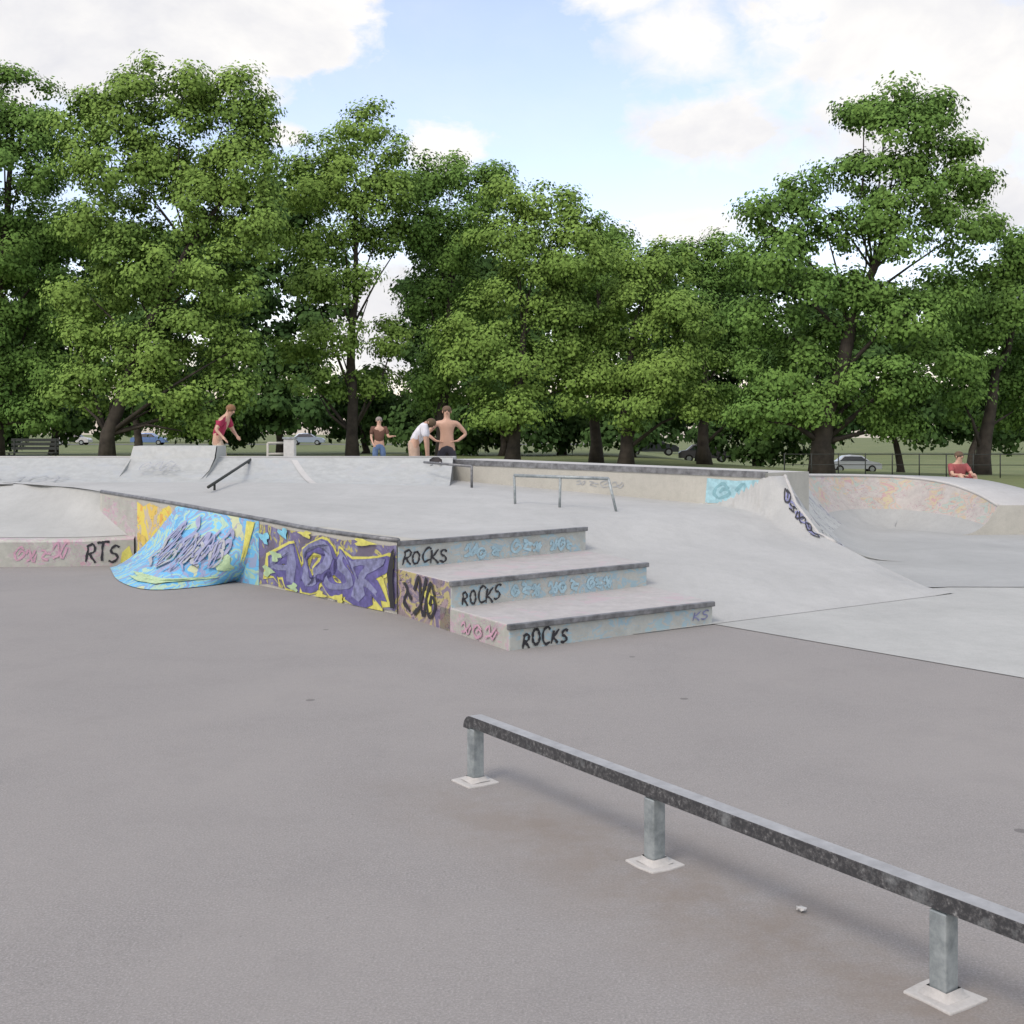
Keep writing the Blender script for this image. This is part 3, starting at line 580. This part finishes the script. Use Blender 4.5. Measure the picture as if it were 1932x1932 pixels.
# ---------------------------------------------------------------- people
def skin_mesh(nodes,edges,sub=1):
    me=bpy.data.meshes.new('sk'); me.from_pydata([n[:3] for n in nodes],edges,[]); o=link(bpy.data.objects.new('sk',me))
    md=o.modifiers.new('s','SKIN'); md.use_smooth_shade=True
    for i,n in enumerate(nodes):
        sv=me.skin_vertices[0].data[i]; rr=n[3] if hasattr(n[3],'__len__') else (n[3],n[3]); sv.radius=rr; sv.use_root=(i==0)
    if sub: o.modifiers.new('ss','SUBSURF').levels=sub
    dg=bpy.context.evaluated_depsgraph_get(); dg.update(); m2=bpy.data.meshes.new_from_object(o.evaluated_get(dg)); bpy.data.objects.remove(o); return m2
def ball(c,r,sc=(1,1,1),n=10):
    bm=bmesh.new(); bmesh.ops.create_uvsphere(bm,u_segments=n,v_segments=n//2+2,radius=r)
    V=[(v.co.x*sc[0]+c[0],v.co.y*sc[1]+c[1],v.co.z*sc[2]+c[2]) for v in bm.verts]; bm.verts.index_update(); Fc=[tuple(v.index for v in f.verts) for f in bm.faces]; bm.free(); return V,Fc
SKIN=plain('skin',(.50,.31,.22),.5,.06,5); EYE_M=plain('eye_dark',(.02,.02,.02),.3,.1,5)
def person(loc,rz,J,label,top,bottom,hairc,scale=1,shoes=(.05,.05,.05),legw=1):
    e=empty('person',loc,label,'person',None,rz); e.scale=(scale,)*3
    g=lambda k:tuple(J[k])
    nodes=[g('pelvis')+((.15,.11),),g('waist')+((.135,.10),),g('chest')+((.17,.115),),g('neck')+(.055,),g('head')+((.078,.092),),g('crown')+((.06,.07),)]
    edges=[(0,1),(1,2),(2,3),(3,4),(4,5)]
    for S in 'LR':
        b=len(nodes)
        nodes+=[g('sh'+S)+(.062,),g('el'+S)+(.042,),g('wr'+S)+(.027,)]; edges+=[(2,b),(b,b+1),(b+1,b+2)]
        w=Vector(J['wr'+S]); el=Vector(J['el'+S]); d=(w-el).normalized(); hd=Vector(J['hd'+S]).normalized() if 'hd'+S in J else d
        side=hd.cross(Vector((0,0,1)));
        if side.length<.2: side=hd.cross(Vector((0,1,0)))
        side.normalize(); palm=w+hd*.06; pi=len(nodes); nodes.append(tuple(palm)+((.034,.018),)); edges.append((b+2,pi))
        for k,(o_,ln) in enumerate(((-.030,.075),(-.010,.09),(.010,.085),(.030,.065))):
            k1=palm+hd*.03+side*o_; k2=k1+hd*ln*.55; k3=k2+(hd*.8+Vector((0,0,-.5))).normalized()*ln*.45; n0=len(nodes)
            nodes+=[tuple(k1)+(.009,),tuple(k2)+(.008,),tuple(k3)+(.006,)]; edges+=[(pi,n0),(n0,n0+1),(n0+1,n0+2)]
        th=w+hd*.03+side*-.035; n0=len(nodes); nodes+=[tuple(th+hd*.015)+(.010,),tuple(th+hd*.05-side*.02)+(.008,)]; edges+=[(pi,n0),(n0,n0+1)]
        b=len(nodes); nodes+=[g('hip'+S)+(.085*legw,),g('kn'+S)+(.055*legw,),g('an'+S)+(.038,),g('to'+S)+((.035,.028),)]; edges+=[(0,b),(b,b+1),(b+1,b+2),(b+2,b+3)]
    me=skin_mesh(nodes,edges); me.materials.append(SKIN); me.materials.append(EYE_M)
    body=link(bpy.data.objects.new('body',me)); body.parent=e
    h=Vector(J['head']); fw=Vector(J.get('face',(0,-1,0))).normalized(); sd=fw.cross(Vector((0,0,1))).normalized()
    bm=bmesh.new(); bm.from_mesh(me)
    def addb(v,f,mi):
        vs=[bm.verts.new(q) for q in v]
        for q in f:
            ff=bm.faces.new([vs[i] for i in q]); ff.material_index=mi; ff.smooth=True
    addb(*ball(h+fw*.098+Vector((0,0,.0)),.017,(.8,1.1,1.4)),0)
    for s_ in(-1,1):
        addb(*ball(h+fw*.085+sd*.032*s_+Vector((0,0,.025)),.011),1); addb(*ball(h+sd*.085*s_,.024,(.5,.7,1.2)),0)
    addb(*ball(h+fw*.088+Vector((0,0,-.042)),.016,(1.3,.5,.3)),1)
    bm.to_mesh(me); bm.free()
    hm=plain('hair',hairc,.9,.2,30); hv=Vector(J['crown']); c=(h*.45+hv*.55)-fw*.022
    v,f=ball(c,.098,(1.0,1.08,.92),14); o=mk('hair',v,f,hm,True); o.parent=e
    if top:
        nd=[g('pelvis')+((.155,.12),),g('waist')+((.155,.125),),g('chest')+((.185,.13),)]; ed=[(0,1),(1,2)]
        nk=Vector(J['chest']).lerp(Vector(J['neck']),.6); nd.append(tuple(nk)+(.075,)); ed.append((2,3))
        for S in 'LR':
            b=len(nd); m=Vector(J['sh'+S]).lerp(Vector(J['el'+S]),.75); nd+=[g('sh'+S)+(.08,),tuple(m)+(.068,)]; ed+=[(2,b),(b,b+1)]
        mm=skin_mesh(nd,ed); mm.materials.append(plain('shirt_cloth',top,.9,.12,12)); o=link(bpy.data.objects.new('shirt',mm)); o.parent=e
    nd=[g('pelvis')+((.165,.13),),tuple(Vector(J['pelvis']).lerp(Vector(J['waist']),.4))+((.155,.12),)]; ed=[(0,1)]
    for S in 'LR':
        b=len(nd); m=Vector(J['hip'+S]).lerp(Vector(J['kn'+S]),.95); nd+=[g('hip'+S)+(.11,),tuple(m)+(.09,)]; ed+=[(0,b),(b,b+1)]
    mm=skin_mesh(nd,ed); mm.materials.append(plain('shorts_cloth',bottom,.9,.12,12)); o=link(bpy.data.objects.new('shorts',mm)); o.parent=e
    sm=plain('shoe_canvas',shoes,.8,.1,12)
    for S in 'LR':
        a_=Vector(J['an'+S]); b_=Vector(J['to'+S]); mm=skin_mesh([tuple(a_+Vector((0,0,-.03)))+(.05,),tuple(b_)+((.05,.035),)],[(0,1)]); mm.materials.append(sm); o=link(bpy.data.objects.new('shoe',mm)); o.parent=e
    return e
stand=dict(pelvis=(0,0,.95),waist=(0,0,1.10),chest=(0,0,1.32),neck=(0,0,1.50),head=(0,-.02,1.62),crown=(0,0,1.69),shL=(.2,0,1.40),elL=(.40,.05,1.17),wrL=(.22,-.03,1.03),hdL=(-1,-.3,-.1),shR=(-.2,0,1.40),elR=(-.40,.05,1.17),wrR=(-.22,-.03,1.03),hdR=(1,-.3,-.1),hipL=(.10,0,.88),knL=(.13,-.02,.48),anL=(.15,0,.08),toL=(.17,-.15,.03),hipR=(-.10,0,.88),knR=(-.13,-.02,.48),anR=(-.15,0,.08),toR=(-.17,-.15,.03))
struct(mk('rear_pavement',[(-18,19.3,.40),(4.3,21.3,.40),(4.3,34,.40),(-18,34,.40),(-18,34,-.1),(4.3,34,-.1),(4.3,21.3,-.1),(-18,19.3,-.1)],[(0,1,2,3),(3,2,5,4),(1,6,5,2),(0,3,4,7)],CONC2))
person((gx(843,24),24,.40),.1,stand,'shirtless man standing with hands on hips in dark shorts',None,(.03,.03,.04),(.12,.08,.05),.99)
bend=dict(pelvis=(0,0,.86),waist=(.10,-.02,.97),chest=(.26,-.04,1.14),neck=(.36,-.05,1.24),head=(.44,-.07,1.23),crown=(.50,-.06,1.20),face=(.6,-.3,-.7),shL=(.28,-.2,1.16),elL=(.34,-.24,.90),wrL=(.36,-.2,.66),shR=(.28,.16,1.16),elR=(.34,.18,.9),wrR=(.36,.14,.66),hipL=(.0,-.1,.82),knL=(.06,-.14,.46),anL=(-.04,-.12,.08),toL=(.1,-.13,.03),hipR=(0,.1,.82),knR=(.06,.14,.46),anR=(-.04,.14,.08),toR=(.1,.14,.03))
b2={k:((v[0]*.75,v[1],v[2]*1.08) if k not in('face',) else v) for k,v in bend.items()}
person((gx(780,23.5),23.5,.40),0,b2,'person in white t-shirt bending forward over a skateboard',(.66,.66,.70),(.45,.33,.25),(.10,.07,.04),1.04)
lean=dict(pelvis=(-.03,0,.92),waist=(0,0,1.05),chest=(.10,0,1.26),neck=(.19,0,1.40),head=(.25,-.01,1.50),crown=(.28,0,1.57),face=(.8,-.5,-.3),shL=(.14,-.19,1.33),elL=(.02,-.30,1.12),wrL=(.16,-.34,.98),shR=(.14,.19,1.33),elR=(.24,.25,1.10),wrR=(.34,.12,1.0),hipL=(-.03,-.1,.87),knL=(.14,-.12,.50),anL=(.0,-.12,.08),toL=(.14,-.13,.03),hipR=(-.03,.1,.87),knR=(.1,.13,.48),anR=(-.12,.13,.08),toR=(.02,.14,.03))
person((gx(412,27),27,.40),0,lean,'skater in dark red t-shirt leaning forward in beige shorts',(.36,.03,.08),(.5,.4,.3),(.22,.12,.06),1.12)
s4=dict(stand); s4.update(elL=(.27,-.08,1.14),wrL=(.33,-.30,1.16),hdL=(.4,-.8,.1),elR=(-.24,-.03,1.13),wrR=(-.22,-.18,.96),hdR=(.2,-.7,-.5))
person((gx(715,33),33,.40),.3,s4,'person in dark vest and jeans standing with bent arms',(.12,.06,.04),(.10,.16,.28),(.25,.22,.2),.93)
sit=dict(pelvis=(0,0,.10),waist=(0,-.02,.26),chest=(0,-.06,.48),neck=(0,-.08,.64),head=(0,-.12,.76),crown=(0,-.10,.83),shL=(.19,-.06,.55),elL=(.24,-.22,.36),wrL=(.15,-.42,.36),shR=(-.19,-.06,.55),elR=(-.24,-.22,.36),wrR=(-.15,-.42,.36),hipL=(.1,-.05,.10),knL=(.17,-.42,.38),anL=(.12,-.62,.06),toL=(.12,-.76,.03),hipR=(-.1,-.05,.10),knR=(-.17,-.42,.38),anR=(-.12,-.62,.06),toR=(-.12,-.76,.03))
KB=empty('concrete_block',(gx(1805,25.5),25.3,0),'low concrete block on the grass behind the bowl','block')
o=mk('block_body',*boxv((gx(1805,25.5),25.3,.17),(1.6,1.7,.38)),CONC2,False,KB); bevel(o,.03)
person((gx(1805,25.5),25.5,.35),.2,sit,'person in red top sitting behind the skate bowl',(.30,.08,.08),(.25,.06,.06),(.12,.08,.05),.95)
SB=empty('skateboard',(gx(822,18.0),18.0,.87),'dark skateboard standing beside the ledge','skateboard')
DK=plain('board_deck',(.04,.035,.035),.7,.2,9)
sx0,sy0=SB.location.x,SB.location.y; sz0=plat(sof(sx0,sy0))
rows=[[(sx0+.10*math.sin(a_)*w,sy0+.02*b_+.02*math.cos(a_),sz0+.01+.36*(b_+1)/2) for a_ in np.linspace(-1.57,1.57,7)] for b_,w in((-1,.4),(-.8,.95),(0,1),(.8,.95),(1,.4))]
mk('board',*loft(rows),DK,True,SB)
for b_ in(.1,.27):
    for sx_ in(-.07,.07):
        x=sx0+sx_; mk('wheel',*tube([(x-.015,sy0-.04,sz0+b_),(x+.015,sy0-.04,sz0+b_)],.028,10),WHITEP,True,SB)
BIN=empty('litter_bin',(gx(547,26),26,.4),'pale box litter bin on post','litter bin')
x=gx(547,26); o=mk('bin_body',*boxv((x,26,1.22),(.24,.24,.46)),plain('white_bin',(.5,.5,.47),.6,.15,6),False,BIN); bevel(o,.02)
mk('bin_lid',*boxv((x,26,1.47),(.28,.28,.04)),GALV,False,BIN); mk('post',*tube([(x,26,.4),(x,26,1.0)],.04,8),GALV,True,BIN)
BAR=empty('metal_barrier',(gx(516,26),26,.4),'low pale metal barrier frame','barrier')
x0,x1=gx(505,26),gx(536,26)
mk('frame',*merge([tube([(x0,26,.4),(x0,26,1.36)],.025),tube([(x1,26.2,.4),(x1,26.2,1.36)],.025),tube([(x0,26,1.36),(x1,26.2,1.36)],.025),tube([(x0,26,1.12),(x1,26.2,1.12)],.025)]),CREAM,True,BAR)
FN=empty('park_fence',(15,42,-.1),'low dark metal park railing under the trees','fence')
ps=[]
for i in range(14):
    x=gx(1480,42)+i*.95; z=terr(x,42); ps.append(tube([(x,42,z),(x,42,z+.85)],.022,6))
x0=gx(1480,42); x1=x0+13*.95
rl=[tube([(x0+(x1-x0)*k/8,42,terr(x0+(x1-x0)*k/8,42)+hh) for k in range(9)],.012,6) for hh in(.45,.82)]
mk('posts_and_rails',*merge(ps+rl),FENCEM,True,FN)
BN=empty('park_bench',(gx(60,40),40,0),'dark slatted park bench on grass','bench')
x=gx(60,40); 
mk('seat',*merge([boxv((x,40-.18+.12*i,.45+.45),(1.6,.09,.035)) for i in range(4)]),FENCEM,False,BN)
mk('backrest',*merge([boxv((x,40.28,.6+.45+.14*i),(1.6,.03,.1)) for i in range(3)]),FENCEM,False,BN)
for sx_ in(-.7,.7):
    mk('leg',*merge([boxv((x+sx_,39.85,.44),(.05,.05,.88)),boxv((x+sx_,40.27,.68),(.05,.05,1.36))]),FENCEM,False,BN)
# ---------------------------------------------------------------- world
w=bpy.data.worlds.new('World'); scene.world=w; w.use_nodes=True; nt=w.node_tree; N=nt.nodes; Lk=nt.links; bg=N['Background']
sunaz=math.radians(215); sunel=math.radians(52)
sky=N.new('ShaderNodeTexSky'); sky.sky_type='NISHITA'; sky.sun_disc=False; sky.sun_elevation=sunel; sky.sun_rotation=sunaz; sky.ozone_density=1.2; sky.air_density=1.0; sky.dust_density=1.5
tc=N.new('ShaderNodeTexCoord'); sep=N.new('ShaderNodeSeparateXYZ'); Lk.new(tc.outputs['Generated'],sep.inputs[0])
def M(op,a,b=0,c=0,clamp=False):
    m=N.new('ShaderNodeMath'); m.operation=op; m.use_clamp=clamp
    for i,v in enumerate((a,b,c)):
        if hasattr(v,'is_output'): Lk.new(v,m.inputs[i])
        else: m.inputs[i].default_value=v
    return m.outputs[0]
az=M('ARCTAN2',sep.outputs[0],sep.outputs[1]); el=M('ARCSINE',sep.outputs[2])
def wn(scale,detail,dist=0,loc=(0,0,0)):
    mp=N.new('ShaderNodeMapping'); mp.inputs['Location'].default_value=loc; mp.inputs['Scale'].default_value=(1,1,1.5); Lk.new(tc.outputs['Generated'],mp.inputs[0])
    n=N.new('ShaderNodeTexNoise'); n.inputs['Scale'].default_value=scale; n.inputs['Detail'].default_value=detail; n.inputs['Roughness'].default_value=.6; n.inputs['Distortion'].default_value=dist; Lk.new(mp.outputs[0],n.inputs['Vector']); return n.outputs['Fac']
nz=M('SUBTRACT',wn(9,6,.3),.5); nz2=M('SUBTRACT',wn(26,7,.4,(3,1,2)),.5); nn_=M('ADD',M('MULTIPLY',nz,1.4),M('MULTIPLY',nz2,2.0))
def blob(px,py,rx,ry,soft=.35,amp=1.0):
    a0=math.atan((px-966)/F); e0=math.atan((815-py)/F*math.cos(a0)); dx=M('DIVIDE',M('SUBTRACT',az,a0),rx/F); dy=M('DIVIDE',M('SUBTRACT',el,e0),ry/F)
    d=M('SQRT',M('ADD',M('MULTIPLY',dx,dx),M('MULTIPLY',dy,dy))); d=M('ADD',d,M('MULTIPLY',nn_,amp))
    return M('DIVIDE',M('SUBTRACT',1.0+soft*.4,d),soft,0,True)
bl=[blob(120,-40,560,200,.14,.28),blob(510,60,175,85,.14,.35),blob(60,130,170,80,.4,.7),blob(1340,245,140,72,.6,.8),blob(1270,70,120,85,.9,1.0),blob(1190,-20,110,55,.7,.9),blob(1850,120,330,260,.7,.8),blob(1650,0,280,120,.7,.9),blob(1580,110,110,60,.8,.9),blob(835,282,75,50,.4,.9),blob(1330,430,130,34,.7,1.),blob(1880,380,160,60,.6,.8),blob(740,600,140,120,.5,.5),blob(540,255,40,20,.5,.7)]
m=bl[0]
for b_ in bl[1:]: m=M('MAXIMUM',m,b_)
gen=M('MULTIPLY',M('SUBTRACT',wn(2.2,7,.5,(5,2,1)),.42),6,0,True)
outside=M('GREATER_THAN',M('MAXIMUM',M('ABSOLUTE',az),el),.55)
m=M('MAXIMUM',m,M('MULTIPLY',gen,outside)); m=M('MAXIMUM',m,M('MULTIPLY',M('MULTIPLY',M('SUBTRACT',wn(4,7,.5,(1,7,3)),.48),3,0,True),.22))
m=M('MULTIPLY_ADD',m,.90,.10)
shade=N.new('ShaderNodeValToRGB'); shade.color_ramp.elements[0].color=(.83,.83,.87,1); shade.color_ramp.elements[1].color=(1.04,1.02,1.0,1); shade.color_ramp.elements[0].position=.34; shade.color_ramp.elements[1].position=.58
Lk.new(wn(6,6,.3,(2,2,2)),shade.inputs[0])
sk=N.new('ShaderNodeMix'); sk.data_type='RGBA'; sk.blend_type='MULTIPLY'; sk.inputs[0].default_value=1; Lk.new(sky.outputs[0],sk.inputs[6]); sk.inputs[7].default_value=(2.5,2.1,2.0,1)
K=.14
cl=N.new('ShaderNodeMix'); cl.data_type='RGBA'; cl.blend_type='MULTIPLY'; cl.inputs[0].default_value=1; Lk.new(shade.outputs[0],cl.inputs[6]); cl.inputs[7].default_value=(1/K,1/K,1/K,1)
mx=N.new('ShaderNodeMix'); mx.data_type='RGBA'; Lk.new(m,mx.inputs[0]); Lk.new(sk.outputs[2],mx.inputs[6]); Lk.new(cl.outputs[2],mx.inputs[7]); Lk.new(mx.outputs[2],bg.inputs[0]); bg.inputs[1].default_value=K
w.cycles.sampling_method='MANUAL'; w.cycles.sample_map_resolution=256
sl=bpy.data.lights.new('sun','SUN'); sl.energy=1.5; sl.angle=math.radians(20); sl.color=(1,.94,.85); so=link(bpy.data.objects.new('sun',sl))
dr=Vector((math.sin(sunaz)*math.cos(sunel),math.cos(sunaz)*math.cos(sunel),math.sin(sunel))); so.rotation_euler=dr.to_track_quat('Z','Y').to_euler()
cd=bpy.data.cameras.new('camera'); cam=link(bpy.data.objects.new('camera',cd)); cam.location=(0,0,EYE); cam.rotation_euler=(math.pi/2,0,0)
cd.sensor_width=36; cd.lens=36*F/1932; cd.shift_y=-151/1932; cd.clip_end=2000; cd.clip_start=.05; scene.camera=cam
scene.view_settings.view_transform='Standard'; scene.view_settings.look='None'; scene.view_settings.exposure=0
